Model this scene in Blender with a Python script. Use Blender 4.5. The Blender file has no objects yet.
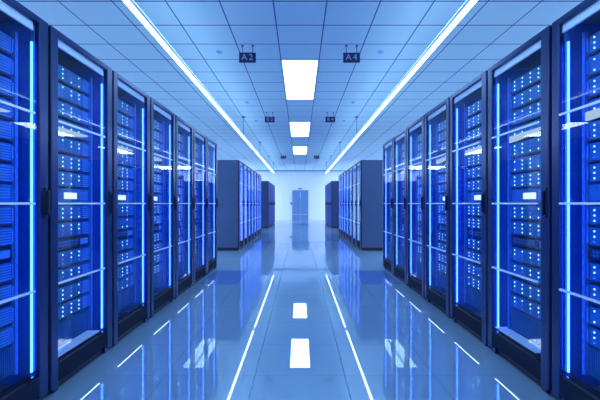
import bpy, bmesh, math, random
from mathutils import Vector, Matrix
random.seed(7)
S = bpy.context.scene
C = S.collection
PI = math.pi
EYE = 1.15          # camera height
FACE = 1.478        # aisle centre to cabinet doors
CEIL = 3.41
END = 27.4          # end wall

# ------------------------------------------------------------------ materials
def mat(name, col, rough=.5, metal=0.0, ior=1.45, emit=None, strength=0.0, coat=0.0):
    m = bpy.data.materials.new(name); m.use_nodes = True
    b = m.node_tree.nodes['Principled BSDF']
    b.inputs['Base Color'].default_value = (*col, 1)
    b.inputs['Roughness'].default_value = rough
    b.inputs['Metallic'].default_value = metal
    b.inputs['IOR'].default_value = ior
    if coat: b.inputs['Coat Weight'].default_value = coat
    if emit:
        b.inputs['Emission Color'].default_value = (*emit, 1)
        b.inputs['Emission Strength'].default_value = strength
    return m

def emission(name, col, strength):
    m = bpy.data.materials.new(name); m.use_nodes = True
    nt = m.node_tree; nt.nodes.clear()
    e = nt.nodes.new('ShaderNodeEmission'); o = nt.nodes.new('ShaderNodeOutputMaterial')
    e.inputs[0].default_value = (*col, 1); e.inputs[1].default_value = strength
    nt.links.new(e.outputs[0], o.inputs[0])
    return m

def mottled(name, c1, c2, scale, rough, metal=0.0, stretch=(1, 1, 1)):
    m = mat(name, c1, rough, metal); nt = m.node_tree; b = nt.nodes['Principled BSDF']
    tc = nt.nodes.new('ShaderNodeTexCoord'); mp = nt.nodes.new('ShaderNodeMapping')
    mp.inputs['Scale'].default_value = stretch
    n = nt.nodes.new('ShaderNodeTexNoise'); n.inputs['Scale'].default_value = scale
    mx = nt.nodes.new('ShaderNodeMix'); mx.data_type = 'RGBA'
    mx.inputs[6].default_value = (*c1, 1); mx.inputs[7].default_value = (*c2, 1)
    nt.links.new(tc.outputs['Object'], mp.inputs[0]); nt.links.new(mp.outputs[0], n.inputs[0])
    nt.links.new(n.outputs[0], mx.inputs[0]); nt.links.new(mx.outputs[2], b.inputs['Base Color'])
    return m

def tiled(name, base, base2, line, lw, ox, oy, rough, ior, period=.6, lwy=None, liney=None, var=.5, outer=None):
    """square tiles with joints, laid out in object space"""
    m = mat(name, base, rough, 0, ior); nt = m.node_tree; b = nt.nodes['Principled BSDF']
    N = nt.nodes.new; L = nt.links.new
    tc = N('ShaderNodeTexCoord'); sp = N('ShaderNodeSeparateXYZ'); L(tc.outputs['Object'], sp.inputs[0])
    def mth(op, a, bb=None):
        n = N('ShaderNodeMath'); n.operation = op
        for i, v in enumerate((a, bb)):
            if v is None: continue
            if isinstance(v, (int, float)): n.inputs[i].default_value = v
            else: L(v, n.inputs[i])
        return n.outputs[0]
    def axis(out, off, w):
        q = mth('DIVIDE', mth('SUBTRACT', out, off), period)
        f = mth('FRACT', q)
        d = mth('MINIMUM', f, mth('SUBTRACT', 1.0, f))
        return mth('LESS_THAN', d, w / period / 2), mth('FLOOR', q)
    lx, cx = axis(sp.outputs[0], ox, lw); ly, cy = axis(sp.outputs[1], oy, lwy or lw)
    cmb = N('ShaderNodeCombineXYZ'); L(cx, cmb.inputs[0]); L(cy, cmb.inputs[1])
    wn = N('ShaderNodeTexWhiteNoise'); wn.noise_dimensions = '2D'; L(cmb.outputs[0], wn.inputs['Vector'])
    m0 = N('ShaderNodeMix'); m0.data_type = 'RGBA'
    m0.inputs[6].default_value = (*base, 1); m0.inputs[7].default_value = (*base2, 1)
    L(mth('MULTIPLY', wn.outputs['Value'], var), m0.inputs[0])
    m1 = N('ShaderNodeMix'); m1.data_type = 'RGBA'; L(ly, m1.inputs[0]); L(m0.outputs[2], m1.inputs[6])
    m1.inputs[7].default_value = (*(liney or line), 1)
    m2 = N('ShaderNodeMix'); m2.data_type = 'RGBA'; L(lx, m2.inputs[0]); L(m1.outputs[2], m2.inputs[6])
    m2.inputs[7].default_value = (*line, 1)
    if outer:   # only the two joints beside the middle row of tiles are open and dark
        ab = mth('GREATER_THAN', mth('ABSOLUTE', sp.outputs[0]), .5)
        m3 = N('ShaderNodeMix'); m3.data_type = 'RGBA'; L(ab, m3.inputs[0])
        m3.inputs[6].default_value = (*line, 1); m3.inputs[7].default_value = (*outer, 1); L(m3.outputs[2], m2.inputs[7])
    L(m2.outputs[2], b.inputs['Base Color'])
    return m

def glass_mat(name, tint, k=.85, base=.04):
    m = bpy.data.materials.new(name); m.use_nodes = True
    nt = m.node_tree; nt.nodes.clear(); N = nt.nodes.new; L = nt.links.new
    o = N('ShaderNodeOutputMaterial'); mx = N('ShaderNodeMixShader')
    t = N('ShaderNodeBsdfTransparent'); t.inputs[0].default_value = (*tint, 1)
    g = N('ShaderNodeBsdfGlossy'); g.inputs['Roughness'].default_value = 0.0
    g.inputs[0].default_value = (.9, .95, 1, 1)
    lw = N('ShaderNodeLayerWeight'); lw.inputs[0].default_value = .5
    p = N('ShaderNodeMath'); p.operation = 'POWER'; p.inputs[1].default_value = 5
    a = N('ShaderNodeMath'); a.operation = 'MULTIPLY_ADD'; a.inputs[1].default_value = k; a.inputs[2].default_value = base
    L(lw.outputs['Facing'], p.inputs[0]); L(p.outputs[0], a.inputs[0]); L(a.outputs[0], mx.inputs[0])
    L(t.outputs[0], mx.inputs[1]); L(g.outputs[0], mx.inputs[2]); L(mx.outputs[0], o.inputs[0])
    return m

M = {}
M['ceiling'] = tiled('ceiling_tiles', (.57, .78, .89), (.61, .81, .91), (.07, .13, .34), .016, .3, .27, .7, 1.3, lwy=.022)
M['floor'] = tiled('floor_tiles', (.25, .40, .56), (.28, .43, .60), (.07, .13, .28), .010, .3, .27, .012, 4.0, lwy=.008, liney=(.20, .33, .48), var=.7, outer=(.215, .35, .51))
M['wall'] = mottled('wall_paint', (.78, .83, .94), (.82, .86, .96), 1.2, .6)
M['grid_tile'] = mottled('vented_tile', (.12, .24, .60), (.14, .27, .64), 40, .06)
M['frame'] = mottled('cabinet_frame_metal', (.020, .045, .145), (.034, .066, .20), 3, .28, .75, (1, 1, .3))
M['shell'] = mottled('cabinet_slate_metal', (.055, .095, .22), (.07, .115, .25), 2, .45, .2)
M['shell_dark'] = mottled('cabinet_navy_metal', (.03, .05, .15), (.04, .065, .18), 2, .5, .2)
M['gap'] = mat('cabinet_gap_shade', (.006, .01, .03), .6)  # shade of the gaps between cabinets, put into a colour
M['panel'] = mottled('cabinet_dark_panel', (.006, .012, .035), (.009, .017, .045), 5, .6)
M['panel'].node_tree.nodes['Principled BSDF'].inputs['IOR'].default_value = 1.2
M['inner'] = mat('cabinet_inner_paint', (.004, .14, .68), .4)
M['pale'] = mat('pale_aluminium', (.86, .93, 1.0), .5)
M['bar'] = mat('brushed_bar', (.8, .9, 1.0), .35, .1)
M['rail'] = mottled('rail_metal', (.03, .18, .58), (.08, .28, .75), 20, .35, .4)
M['server'] = mottled('server_metal', (.004, .10, .30), (.012, .17, .46), 14, .4, .25)
M['vent'] = mat('server_vent', (.06, .30, .72), .4, .2)
M['black'] = mat('near_black_plastic', (.006, .012, .04), .5)
M['cable'] = mat('blue_cable', (.02, .12, .5), .5)
M['handle'] = mat('handle_plastic', (.008, .014, .045), .3)
M['blue_door'] = mottled('blue_lacquer_door', (.010, .055, .42), (.014, .07, .50), 1.5, .6)
M['blue_door'].node_tree.nodes['Principled BSDF'].inputs['IOR'].default_value = 1.25
M['door'] = mottled('grey_blue_door', (.13, .25, .46), (.15, .28, .50), 2, .5)
M['sign'] = mat('sign_navy', (.008, .02, .10), .4)
M['letter'] = mat('sign_letter', (.32, .42, .62), .5)
M['wire'] = mat('wire', (.03, .07, .25), .4, .3)
M['white_trim'] = mat('white_trim', (.35, .5, .85), .4)
M['glass'] = glass_mat('door_glass', (.92, .96, 1.0), .5, .015)
M['led'] = emission('led_tube', (.036, .125, 1.0), 9.0)
M['ledwhite'] = emission('led_white_line', (.55, .78, 1.0), 4.5)
M['dot'] = emission('indicator_bright', (.24, .6, 1.0), 3.0)
M['dotdim'] = emission('indicator_dim', (.06, .28, 1.0), 1.0)
M['lens'] = emission('glow_wedge', (.6, .8, 1.0), .7)  # glow of the added wedge, not a lamp
M['screen'] = emission('server_screen', (.75, .88, 1.0), 1.2)
M['panel_light'] = emission('ceiling_panel_diffuser', (.48, .76, 1.0), 6.5)
M['uplight'] = emission('strip_fill_uplight', (.46, .74, 1.0), 8.0)
M['aisle'] = emission('service_aisle_diffuser', (.62, .80, 1.0), 23.0)  # strong fill for the added panels over the service aisles
M['bay_fill'] = emission('bay_diffuser', (.66, .78, 1.0), 34.0)  # fill for the end wall, added out of sight
M['tube'] = emission('strip_diffuser', (.48, .76, 1.0), 7.0)

# ------------------------------------------------------------------ mesh helpers
class MB:
    def __init__(s): s.bm = bmesh.new(); s.mi = 0; s.mats = []
    def m(s, material):
        if material not in s.mats: s.mats.append(material)
        s.mi = s.mats.index(material); return s
    def box(s, x0, x1, y0, y1, z0, z1):
        v = [s.bm.verts.new(p) for p in ((x0,y0,z0),(x1,y0,z0),(x1,y1,z0),(x0,y1,z0),(x0,y0,z1),(x1,y0,z1),(x1,y1,z1),(x0,y1,z1))]
        for q in ((0,3,2,1),(4,5,6,7),(0,1,5,4),(1,2,6,5),(2,3,7,6),(3,0,4,7)):
            s.bm.faces.new([v[i] for i in q]).material_index = s.mi
        return s
    def prism(s, pts, axis, a0, a1):
        """extrude a closed 2D outline along an axis"""
        def P(p, a):
            return {'x': (a, p[0], p[1]), 'y': (p[0], a, p[1]), 'z': (p[0], p[1], a)}[axis]
        A = [s.bm.verts.new(P(p, a0)) for p in pts]; B = [s.bm.verts.new(P(p, a1)) for p in pts]
        n = len(pts)
        for f in ([A[i] for i in range(n)][::-1], B): s.bm.faces.new(f).material_index = s.mi
        for i in range(n):
            s.bm.faces.new((A[i], A[(i+1) % n], B[(i+1) % n], B[i])).material_index = s.mi
        return s
    def cyl(s, c, r, axis, a0, a1, n=12):
        pts = [(c[0] + r*math.cos(2*PI*i/n), c[1] + r*math.sin(2*PI*i/n)) for i in range(n)]
        return s.prism(pts, axis, a0, a1)
    def dome(s, c, r, h, z, n=20, k=4):
        """shallow dome hanging below height z"""
        rings = []
        for j in range(k):
            t = j / k * PI / 2
            rings.append([s.bm.verts.new((c[0] + r*math.cos(t)*math.cos(2*PI*i/n), c[1] + r*math.cos(t)*math.sin(2*PI*i/n), z - h*math.sin(t))) for i in range(n)])
        tip = s.bm.verts.new((c[0], c[1], z - h))
        s.bm.faces.new(rings[0]).material_index = s.mi
        for j in range(k-1):
            for i in range(n): s.bm.faces.new((rings[j][i], rings[j][(i+1) % n], rings[j+1][(i+1) % n], rings[j+1][i])).material_index = s.mi
        for i in range(n): s.bm.faces.new((rings[-1][i], rings[-1][(i+1) % n], tip)).material_index = s.mi
        return s
    def build(s, name, material=None, parent=None, bevel=0, loc=None):
        bmesh.ops.recalc_face_normals(s.bm, faces=s.bm.faces)
        me = bpy.data.meshes.new(name); s.bm.to_mesh(me); s.bm.free()
        for x in (s.mats or [material]): me.materials.append(M[x])
        o = bpy.data.objects.new(name, me); C.objects.link(o)
        if parent: o.parent = parent
        if loc: o.location = loc
        if bevel:
            b = o.modifiers.new('bevel', 'BEVEL'); b.width = bevel; b.segments = 2; b.limit_method = 'ANGLE'
        return o

def tag(o, label=None, cat=None, group=None, kind=None):
    if label: o['label'] = label
    if cat: o['category'] = cat
    if group: o['group'] = group
    if kind: o['kind'] = kind
    return o
def thing(name, label, cat, loc=(0, 0, 0), rz=0, group=None):
    o = bpy.data.objects.new(name, None); C.objects.link(o)
    o.empty_display_size = .1; o.location = loc; o.rotation_euler.z = rz
    return tag(o, label, cat, group)
KIDS = {}
def kids(o):
    return [c for c in o.children]
def dup(src, loc, rz, label, group=None, tree=None):
    r = src.copy(); C.objects.link(r); r.location = loc; r.rotation_euler.z = rz; r['label'] = label
    if group: r['group'] = group
    for ch, subs in tree:
        c = ch.copy(); C.objects.link(c); c.parent = r
        for g in subs:
            d = g.copy(); C.objects.link(d); d.parent = c
    return r
def tree_of(o): return [(c, list(c.children)) for c in o.children]
def text_mesh(txt, size, name, material, parent, loc, rot):
    cu = bpy.data.curves.new(name, 'FONT'); cu.body = txt; cu.size = size; cu.extrude = .0015
    cu.align_x = 'CENTER'; cu.align_y = 'CENTER'; cu.space_character = 1.15
    t = bpy.data.objects.new('tmp', cu); C.objects.link(t)
    bpy.context.view_layer.update()
    dg = bpy.context.evaluated_depsgraph_get()
    me = bpy.data.meshes.new_from_object(t.evaluated_get(dg))
    bpy.data.objects.remove(t)
    me.materials.clear(); me.materials.append(M[material])
    o = bpy.data.objects.new(name, me); C.objects.link(o); o.parent = parent; o.location = loc; o.rotation_euler = rot
    return o

# ------------------------------------------------------------------ the room
W = 6.4; BACK = -4.0
tag(MB().box(-W, W, BACK, END, -.12, 0).build('floor', 'floor'), kind='structure')
tag(MB().box(-W, W, BACK, END, CEIL, CEIL+.12).build('ceiling', 'ceiling'), kind='structure')
tag(MB().box(-W-.15, W+.15, END, END+.15, -.12, CEIL+.12).build('wall_back', 'wall'), kind='structure')
tag(MB().box(-W-.15, W+.15, BACK-.15, BACK, -.12, CEIL+.12).build('wall_front', 'wall'), kind='structure')
tag(MB().box(-W-.15, -W, BACK, END, -.12, CEIL+.12).build('wall_left', 'wall'), kind='structure')
tag(MB().box(W, W+.15, BACK, END, -.12, CEIL+.12).build('wall_right', 'wall'), kind='structure')
tag(MB().box(-W, W, END-.05, END, CEIL-.05, CEIL).build('trim_1', 'wire'), kind='structure')
# back door, double leaf
d = thing('door_1', None, None, (0.02, END, 0)); d['kind'] = 'structure'
MB().box(-.52, .52, -.035, 0, 2.02, 2.06).box(-.55, -.50, -.035, 0, 0, 2.06).box(.50, .55, -.035, 0, 0, 2.06).build('door_frame', 'door', d)
leaf = MB().box(-.498, -.004, -.03, 0, .01, 2.018).build('door_leaf', 'door', d, .004)
leaf2 = MB().box(.004, .498, -.03, 0, .01, 2.018).build('door_leaf', 'door', d, .004)
MB().box(-.04, .04, -.05, -.0302, 1.55, 1.95).build('window_strip', 'white_trim', d)
MB().box(-.45, .45, -.06, -.0302, .38, .42).build('push_bar', 'white_trim', d)
MB().cyl((-.42, 1.05), .02, 'y', -.08, -.0302).box(-.42, -.32, -.08, -.065, 1.04, 1.06).build('door_handle', 'wire', d)
tag(MB().box(-.12, .14, END-.06, END+.004, 2.12, 2.22).build('emergency_light', 'door', None, .008), 'small dark box light mounted above the far double door', 'light')
r = thing('access_reader', 'small dark card reader on the end wall left of the door', 'card reader', (-.60, END, 1.15))
MB().box(-.06, .06, -.03, .004, -.08, .08).build('reader_housing', 'door', r, .006)
MB().box(-.035, .035, -.034, -.0302, 0, .05).build('reader_screen', 'sign', r)

# ceiling panels: 0.6 x 2.4 m, every 4.8 m
where = {1.47: 'nearest ceiling light panel, overhead above the camera', 6.27: 'largest bright ceiling light panel between the first pair of hanging signs',
         11.07: 'middle ceiling light panel just beyond the second pair of hanging signs', 15.87: 'smallest and farthest ceiling light panel by the end wall',
         -3.33: 'ceiling light panel behind the camera end of the aisle'}
proto = None
for y0, lab in where.items():
    if proto is None:
        t = thing('ceiling_light', lab, 'ceiling light', (0, y0+1.2, CEIL), 0, 'ceiling light panels over the aisle')
        MB().box(-.280, .280, -1.18, 1.18, -.006, .0).build('diffuser', 'panel_light', t)
        f = MB()
        f.box(-.30, -.2805, -1.2, 1.2, -.010, -.0005).box(.2805, .30, -1.2, 1.2, -.010, -.0005)
        f.box(-.2805, .2805, -1.2, -1.1805, -.010, -.0005).box(-.2805, .2805, 1.1805, 1.2, -.010, -.0005)
        f.build('light_frame', 'white_trim', t)
        proto = t; tr = tree_of(t)
    else: dup(proto, (0, y0+1.2, CEIL), 0, lab, None, tr)

for s, side in ((-1, 'left'), (1, 'right')):  # added fill panels, hidden by the cabinets, that brighten the ceiling sides
    for y0 in (-3.33, 1.47, 6.27, 11.07, 15.87):
        o = dup(proto, (s*4.8, y0+1.2, CEIL), 0, f'added fill light panel over the service aisle behind the {side} cabinets', f'added fill light panels of the {side} service aisle', tr)
        for ch in [c for c in C.objects if c.parent == o and c.name.startswith('diffuser')]:
            ch.data = ch.data.copy(); ch.data.materials[0] = M['aisle']

# added light bays, unseen behind the cabinets, to brighten the end wall
for s, side in ((-1, 'left'), (1, 'right')):
    for k, y in enumerate((24.57, 25.77)):
        t = thing('ceiling_light', f'added wide fill light over the {side} end of the far cross aisle, ' + ('nearer', 'by the wall')[k], 'ceiling light', (s*4.8, y, CEIL), 0, 'added fill light bays of the far cross aisle')
        MB().box(-1.19, 1.19, -.292, .292, -.006, 0).build('diffuser', 'bay_fill', t)
        f = MB(); f.box(-1.2, 1.2, -.30, -.2925, -.010, -.0005); f.box(-1.2, 1.2, .2925, .30, -.010, -.0005)
        f.box(-1.2, -1.191, -.2925, .2925, -.010, -.0005); f.box(1.191, 1.2, -.2925, .2925, -.010, -.0005); f.build('light_frame', 'white_trim', t)

# suspended strip lights, in lengths, both sides
SX, SZ = 1.47, 2.87
for s, side in ((-1, 'left'), (1, 'right')):
    for a, b, lab in ((13.0, 22.4, 'far'), (2.28, 12.6, 'near'), (-3.6, 2.16, 'rear')):
        t = thing('strip_light', f'long white strip light hung above the {side} cabinets, ' + {'far': 'far length near end wall', 'near': 'nearest length', 'rear': 'length behind the viewer'}[lab],
                  'strip light', (s*SX, (a+b)/2, SZ), 0, 'suspended strip lights')
        h = (b-a)/2
        MB().box(-.024, .024, -h, h, -.012, 0).build('diffuser', 'tube', t)
        MB().box(-.026, .026, -h+.01, h-.01, .0355, .040).build('upper_diffuser', 'uplight', t)  # glow added on the housing top to brighten the ceiling
        f = MB().box(-.028, .028, -h, h, .0005, .035)
        f.build('housing', 'white_trim', t)
        for wy in {'far': (14.7, 18.9, 22.0), 'near': (2.7, 10.4), 'rear': (-3.2, 1.8)}[lab]:
            wv = MB().cyl((0, wy-(a+b)/2), .006, 'z', .035, CEIL-SZ-.02, 6)
            wv.cyl((0, wy-(a+b)/2), .04, 'z', CEIL-SZ-.03, CEIL-SZ, 14)
            wv.build('suspension_wire', 'wire', t)

# hanging aisle signs
for (x, y, txt, lab) in ((-.75, 5.72, 'A 2', 'A2, upper left and nearest'), (.737, 5.72, 'A 4', 'A4, upper right and nearest'),
                         (-.752, 9.93, 'B 2', 'B2, left one of the middle pair'), (.752, 9.93, 'B 4', 'B4, right one of the middle pair'),
                         (-.75, 18.0, 'C 2', 'far left one by the last light panel'), (.75, 18.0, 'C 4', 'far right one by the last light panel')):
    far = 'small navy aisle sign hanging from two rods, ' + lab
    t = thing('hanging_sign', far, 'sign', (x, y, CEIL), 0, 'aisle signs hanging from the ceiling')
    MB().box(-.12, .12, -.012, .012, -.245, -.105).build('sign_board', 'sign', t, .003)
    for q in (-.075, .075):
        MB().cyl((q, 0), .005, 'z', -.11, 0, 8).dome((q, 0), .02, .02, 0, 10, 3).build('rod', 'wire', t)
    for ch, cx in zip(txt.split(), (-.045, .05)):
        text_mesh(ch, .12, 'letter' if ch.isalpha() else 'numeral', 'letter', t, (cx, -.0135, -.175), (PI/2, 0, 0))

for i, (x, y) in enumerate(((-1.2, 5.95), (1.2, 5.95), (-1.18, 8.9), (1.18, 8.9), (-1.2, 10.9), (1.2, 10.9))):
    lab = 'small round ceiling detector, ' + ('left' if x < 0 else 'right') + ' one ' + ('beside the A signs', 'halfway between the A and B signs', 'just beyond the B signs')[i//2]
    t = thing('smoke_detector', lab, 'smoke detector', (x, y, CEIL), 0, 'detectors on the ceiling')
    MB().cyl((0, 0), .045, 'z', -.014, 0, 20).build('detector_base', 'white_trim', t)
    MB().dome((0, 0), .034, .02, -.0145, 16, 4).build('detector_dome', 'white_trim', t)

for s, side in ((-1, 'left'), (1, 'right')):
    t = thing('vented_floor_tile', f'darker blue vented floor tile beside the {side} lit cabinets', 'floor tile', (s*1.17, 6.27, 0), 0, 'vented floor tiles')
    MB().box(-.27, .27, -.58, .58, .0003, .002).build('tile_plate', 'grid_tile', t)

# ------------------------------------------------------------------ cabinets
# local frame: front face in the plane x=0 looking to +x, y = viewer-left (-.4) to viewer-right (+.4), depth to -x
def B(mb, w0, w1, v0, v1, z0, z1): return mb.box(-v1, -v0, w0-.4, w1-.4, z0, z1)
D = 1.1
ZT = 2.21
def make_shell(root, skin='shell'):
    sh = MB()
    for w0, w1 in ((.003, .028), (.772, .797)): B(sh, w0, w1, .032, D, .075, ZT-.01)
    B(sh, .003, .797, .032, D, ZT-.01, ZT); B(sh, .028, .772, .032, D, .075, .09); B(sh, .028, .772, D-.02, D, .09, ZT-.01)
    sh.build('cabinet_shell', skin, root)
    p = MB(); B(p, .004, .796, .034, D-.02, .0, .0748); p.build('plinth', 'black', root)
    for w in (.06, .70):
        for v in (.06,):
            f = MB(); B(f, w-.005, w+.045, v-.045, v-.027, .0, .0745); f.build('foot', 'frame', root)
    for w in (0, .7875):  # dark strips added as the shade in the gap between cabinets
        e = MB(); B(e, w, w+.0125, .018, .0315, .075, ZT); e.build('gap_shade', 'gap', root)
def make_door(root, lit=True):
    dr = MB()
    for w0, w1 in ((.014, .083), (.706, .786)): B(dr, w0, w1, 0, .03, .035, ZT)
    B(dr, .083, .706, 0, .03, 2.172, ZT)
    dr = dr.build('door', 'frame', root, .005)
    if lit:
        h = MB(); h.prism([(-.017, 2.122), (-.03, 2.122), (-.03, 2.171), (-.023, 2.171)], 'y', .083-.4, .68-.4)
        h.build('header_bar', 'pale', dr)
        k = MB(); B(k, .083, .706, .002, .03, .060, .170); k.build('kick_panel', 'panel', dr)
        u = MB(); B(u, .10, .62, .013, .022, .1895, .1915)
        if lit != 'mid': u.build('under_rail_light', 'ledwhite', dr)
        u = MB(); B(u, .083, .706, .002, .040, .192, .197); B(u, .083, .706, .0355, .040, .092, .192); u.build('bottom_rail', 'panel', dr)
        g = MB(); B(g, .083, .706, .010, .015, .1975, 2.171); g.build('glass_pane', 'glass', dr)
        for z in (.66, 1.15, 1.655):
            b = MB(); B(b, .083, .668, -.001, .009, z-.006, z+.006); b.build('crossbar', 'bar', dr)
    else:
        k = MB(); B(k, .083, .706, .004, .03, .075, 2.155)
        k.build('door_leaf', 'blue_door', dr)
        b = MB(); B(b, .083, .706, -.003, .0035, 1.09, 1.20); b.build('lock_band', 'panel', dr)
    hd = MB(); B(hd, .745, .772, -.006, -.0005, 1.06, 1.245); B(hd, .750, .767, -.024, -.006, 1.08, 1.225); hd.build('door_handle', 'handle', dr, .003)
def make_lit_cabinet(name, kind=True):
    root = thing(name, 'x', 'server cabinet')
    make_shell(root); make_door(root, kind)
    il = MB()
    for w0, w1 in ((.0285, .031), (.769, .7715)): B(il, w0, w1, .034, D-.021, .0905, ZT-.011)
    B(il, .031, .769, D-.024, D-.0205, .0905, ZT-.011)
    il.build('inner_lining', 'inner', root)
    for w in (.106, .694):
        l = MB().cyl((-.038, w-.4), .0065, 'z', .165, 2.064, 10).build('led_tube', 'led', root)
        c = MB(); ww = w+.012 if w > .4 else w-.024
        B(c, ww, ww+.012, .030, .050, .10, 2.16); c.build('tube_channel', 'rail', root)
    for w0 in (.133, .645):
        r = MB(); B(r, w0, w0+.022, .095, .12, .20, 2.10); r.m('rail')
        r.m('vent')
        for q in range(32): B(r, w0+.006, w0+.016, .0935, .095, .225+q*.059, .247+q*.059)
        r.build('mounting_rail', 'rail', root)
    return root
def grille(root):
    v = MB(); B(v, .16, .64, .125, .135, .205, .362)
    for i in range(32): B(v, .165+i*.015, .172+i*.015, .112, .125, .21, .355)
    v.build('vent_grille', 'server', root)

near = make_lit_cabinet('server_cabinet'); grille(near)
b = MB(); pts = []
# made-up glowing wedge below the upper bar, stands in for a white gleam
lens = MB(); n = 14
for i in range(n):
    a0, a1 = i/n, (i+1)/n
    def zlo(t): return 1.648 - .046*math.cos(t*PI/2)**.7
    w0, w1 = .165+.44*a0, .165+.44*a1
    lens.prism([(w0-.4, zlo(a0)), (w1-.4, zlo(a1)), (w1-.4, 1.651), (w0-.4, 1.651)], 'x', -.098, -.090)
wedgeL = lens
lens.build('glow_wedge', 'lens', near)
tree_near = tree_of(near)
# the second cabinet of each row shows its pale cable tray
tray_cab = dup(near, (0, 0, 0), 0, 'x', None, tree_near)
t_ = MB(); B(t_, .09, .62, .018, .11, .1975, .203); t_.build('cable_tray', 'pale', tray_cab)
tree_tray = tree_of(tray_cab)
# third cabinet and beyond show cables and bars low down
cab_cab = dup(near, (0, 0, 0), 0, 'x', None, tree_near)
for w, z0, z1 in ((.30, .2, .48), (.52, .2, .58), (.67, .2, 1.45)):
    MB().cyl((-.085, w-.4), .006, 'z', z0, z1, 8).build('cable', 'cable', cab_cab)
tree_cab = tree_of(cab_cab)
# cabinets of the middle group: lit strip, frosted panel instead of servers
mid = make_lit_cabinet('server_cabinet', 'mid')
p = MB(); B(p, .16, .64, .10, .125, .20, 2.08)
for i in range(14): B(p, .17, .63, .094, .10, .24+i*.13, .34+i*.13)
p.build('blanking_panel', 'server', mid)
tree_mid = tree_of(mid)
solid = thing('server_cabinet', 'x', 'server cabinet'); make_shell(solid, 'shell_dark'); make_door(solid, False)
tree_solid = tree_of(solid)
for root, sd in ((mid, 0), (solid, 0)):
    pass

# servers: local frame same as cabinet, base at z=0, left edge w=0 .. .48
def dot_mesh(name):
    return MB().cyl((0, 0), .0052, 'x', 0, .003, 8).build(name, 'dot')
dotb = dot_mesh('indicator_light'); dotd = MB().cyl((0, 0), .0045, 'x', 0, .003, 8).build('indicator_light', 'dotdim')
def make_chassis(root, H=.104):
    c = MB(); c.box(-.70, 0, 0, .48, 0.004, H); c.build('chassis', 'server', root, .002)
    v = MB()
    for i in range(6): v.box(0.0005, .006, .385, .468, .014+i*.0145, .021+i*.0145)
    v.build('vent_slats', 'vent', root)
    s = MB(); s.box(.0005, .0022, .004, .476, 0.0, .010); s.build('shadow_gap', 'black', root)
    e = MB(); e.box(.0005, .008, .0005, .010, .02, .09); e.box(.0005, .008, .470, .4795, .02, .09); e.build('ear', 'rail', root)
def dots(root, pattern, single):
    mbb, mbd = MB(), MB(); nb = nd = 0
    for ci, cx in enumerate((.05, .150, .250, .345)):
        for ri in range(3):
            k = pattern[ci*3+ri]
            if k == 0: continue
            z = .026 + ri*.029; sh = .0
            if single:
                src = dotb if k == 2 else dotd
                o = src.copy(); C.objects.link(o); o.parent = root; o.location = (.0006, cx, z)
            else:
                t = mbb if k == 2 else mbd
                t.cyl((cx, z), .0052, 'x', .0006, .0036, 6)
                if k == 2: nb += 1
                else: nd += 1
    if not single:
        if nb: mbb.build('indicator_lights', 'dot', root)
        if nd: mbd.build('indicator_lights', 'dotdim', root)
protos = {}
for single in (True, False):
    L_ = []
    for q in range(6):
        root = thing('rack_server', 'x', 'server')
        make_chassis(root)
        pat = [random.choice((2, 2, 2, 1, 2)) if random.random() > .05 else 0 for _ in range(12)]
        dots(root, pat, single)
        L_.append((root, tree_of(root)))
    protos[single] = L_
disp = thing('console_server', 'x', 'server')
c = MB().box(-.70, 0, 0, .48, .004, .098).build('chassis', 'server', disp, .002)
MB().box(.0006, .004, .165, .315, .026, .070).build('screen', 'screen', disp)
v = MB()
for i in range(4): v.box(.0005, .004, .345, .46, .025+i*.015, .031+i*.015)
v.build('vent_slats', 'vent', disp)
tree_disp = tree_of(disp)
slim = thing('network_switch', 'x', 'network switch')
MB().box(-.45, 0, 0, .48, .004, .066).build('chassis', 'black', slim, .002)
MB().box(.0006, .004, .36, .46, .014, .055).build('status_panel', 'vent', slim)
pm = MB()
for i in range(12): pm.box(.0006, .0035, .04+i*.024, .057+i*.024, .020, .034); pm.box(.0006, .0035, .04+i*.024, .057+i*.024, .040, .054)
pm.build('port_row', 'server', slim)
tree_slim = tree_of(slim)

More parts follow.
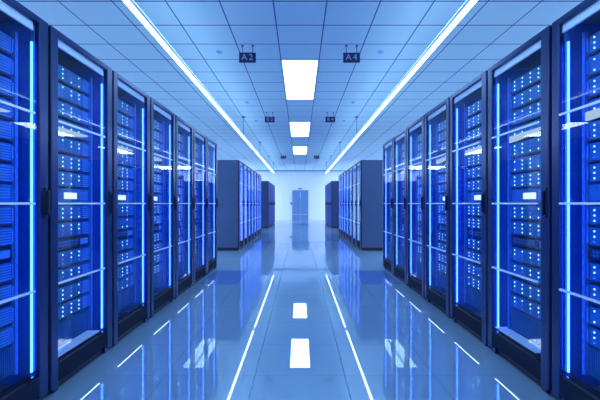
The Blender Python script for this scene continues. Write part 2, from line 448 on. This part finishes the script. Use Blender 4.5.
ORD = ['first', 'second', 'third', 'fourth', 'fifth', 'sixth', 'seventh', 'eighth']
NUM = ['topmost', 'second from top', 'third from top', 'fourth from top', 'fifth from top', 'sixth from top', 'just above the white screen', None,
       'first below the middle bar', 'second below the middle bar', None, 'fourth from bottom', 'third from bottom', 'second from bottom', 'bottommost']
BOT = [1.963, 1.844, 1.726, 1.608, 1.49, 1.374, 1.26, 1.155, 1.03, .916, .842, .722, .604, .485, .371]
def place(s, y0): # cabinet spanning y0..y0+.8 in row s
    return (s*FACE, y0+.4, 0), (0 if s < 0 else PI)
for s, side in ((-1, 'left'), (1, 'right')):
    grp = f'glass door cabinets with blue light in the near {side} row'
    for i in range(7):
        y0 = 1.565 + .8*i
        loc, rz = place(s, y0)
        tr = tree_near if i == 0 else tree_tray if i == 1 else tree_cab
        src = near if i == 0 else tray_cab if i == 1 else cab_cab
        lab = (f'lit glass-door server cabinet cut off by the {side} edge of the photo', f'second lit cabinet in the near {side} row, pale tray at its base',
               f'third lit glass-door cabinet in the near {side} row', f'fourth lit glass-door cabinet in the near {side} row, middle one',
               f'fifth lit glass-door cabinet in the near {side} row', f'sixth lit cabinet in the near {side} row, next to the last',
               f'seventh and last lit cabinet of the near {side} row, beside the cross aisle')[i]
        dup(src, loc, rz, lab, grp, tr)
        for k, zb in enumerate(BOT):
            # rack_server left edge sits at w=.16
            yy = loc[1] + (-.24 if s < 0 else .24)
            p3 = (s*(FACE+.11), yy, zb)
            cab = f'{ORD[i]} lit {side} cabinet'
            if k == 7: dup(disp, p3, rz, f'blue server with a small white screen in the {cab}', 'servers with a white screen', tree_disp)
            elif k == 10: dup(slim, p3, rz, f'slim dark network switch in the {cab}', 'slim dark switches', tree_slim)
            else:
                root, tr2 = random.choice(protos[i < 3])
                dup(root, p3, rz, f'blue server with dotted lights, {NUM[k]} in the {cab}', 'rack servers with rows of blue indicator lights', tr2)
    for i in range(7):
        loc, rz = place(s, 9.74 + .8*i)
        o = dup(mid, loc, rz, f'{ORD[i]} narrow blue-lit cabinet of the middle {side} block' + (', showing its slate side' if i == 0 else ', the farthest' if i == 6 else ''), f'cabinets in the middle {side} block', tree_mid)
        if i == 0:
            for v in (.42, .50):
                for z in (1.07, 1.13):
                    wa = 0.003 if s < 0 else .797
                    q = MB(); e = (-.004 if s < 0 else .0)
                    B(q, wa+e, wa+e+.004, v-.012, v+.012, z-.012, z+.012); q.build('side_latch', 'black', o)
    for i in range(6):
        loc, rz = place(s, 18.8 + .8*i)
        dup(solid, loc, rz, f'{ORD[i]} unlit blue cabinet of the far {side} block' + (', its dark side facing the camera' if i == 0 else ', nearest the end wall' if i == 5 else ''), f'unlit cabinets in the far {side} block', tree_solid)
# remove the prototypes
def kill(o):
    for c in list(o.children): kill(c)
    bpy.data.objects.remove(o)
for o in [near, tray_cab, cab_cab, mid, solid, disp, slim, dotb, dotd] + [r for v in protos.values() for r, _ in v]: kill(o)

# ------------------------------------------------------------------ world, camera
w = bpy.data.worlds.new('world'); S.world = w; w.use_nodes = True
w.node_tree.nodes['Background'].inputs[0].default_value = (.02, .05, .15, 1)
w.node_tree.nodes['Background'].inputs[1].default_value = .3
cd = bpy.data.cameras.new('camera'); cam = bpy.data.objects.new('camera', cd); C.objects.link(cam)
cam.location = (0, 0, EYE); cam.rotation_euler = (PI/2, 0, 0)
cd.lens = 24; cd.sensor_width = 36; cd.shift_y = 3.5/600; cd.clip_end = 200; cd.clip_start = .05
S.camera = cam
S.view_settings.view_transform = 'Standard'; S.view_settings.look = 'None'
S.view_settings.gamma = 1; S.view_settings.use_curve_mapping = False
S.view_settings.exposure = 0.10
S.cycles.use_denoising = True
S.cycles.max_bounces = 10; S.cycles.transparent_max_bounces = 24; S.cycles.glossy_bounces = 6; S.cycles.diffuse_bounces = 5
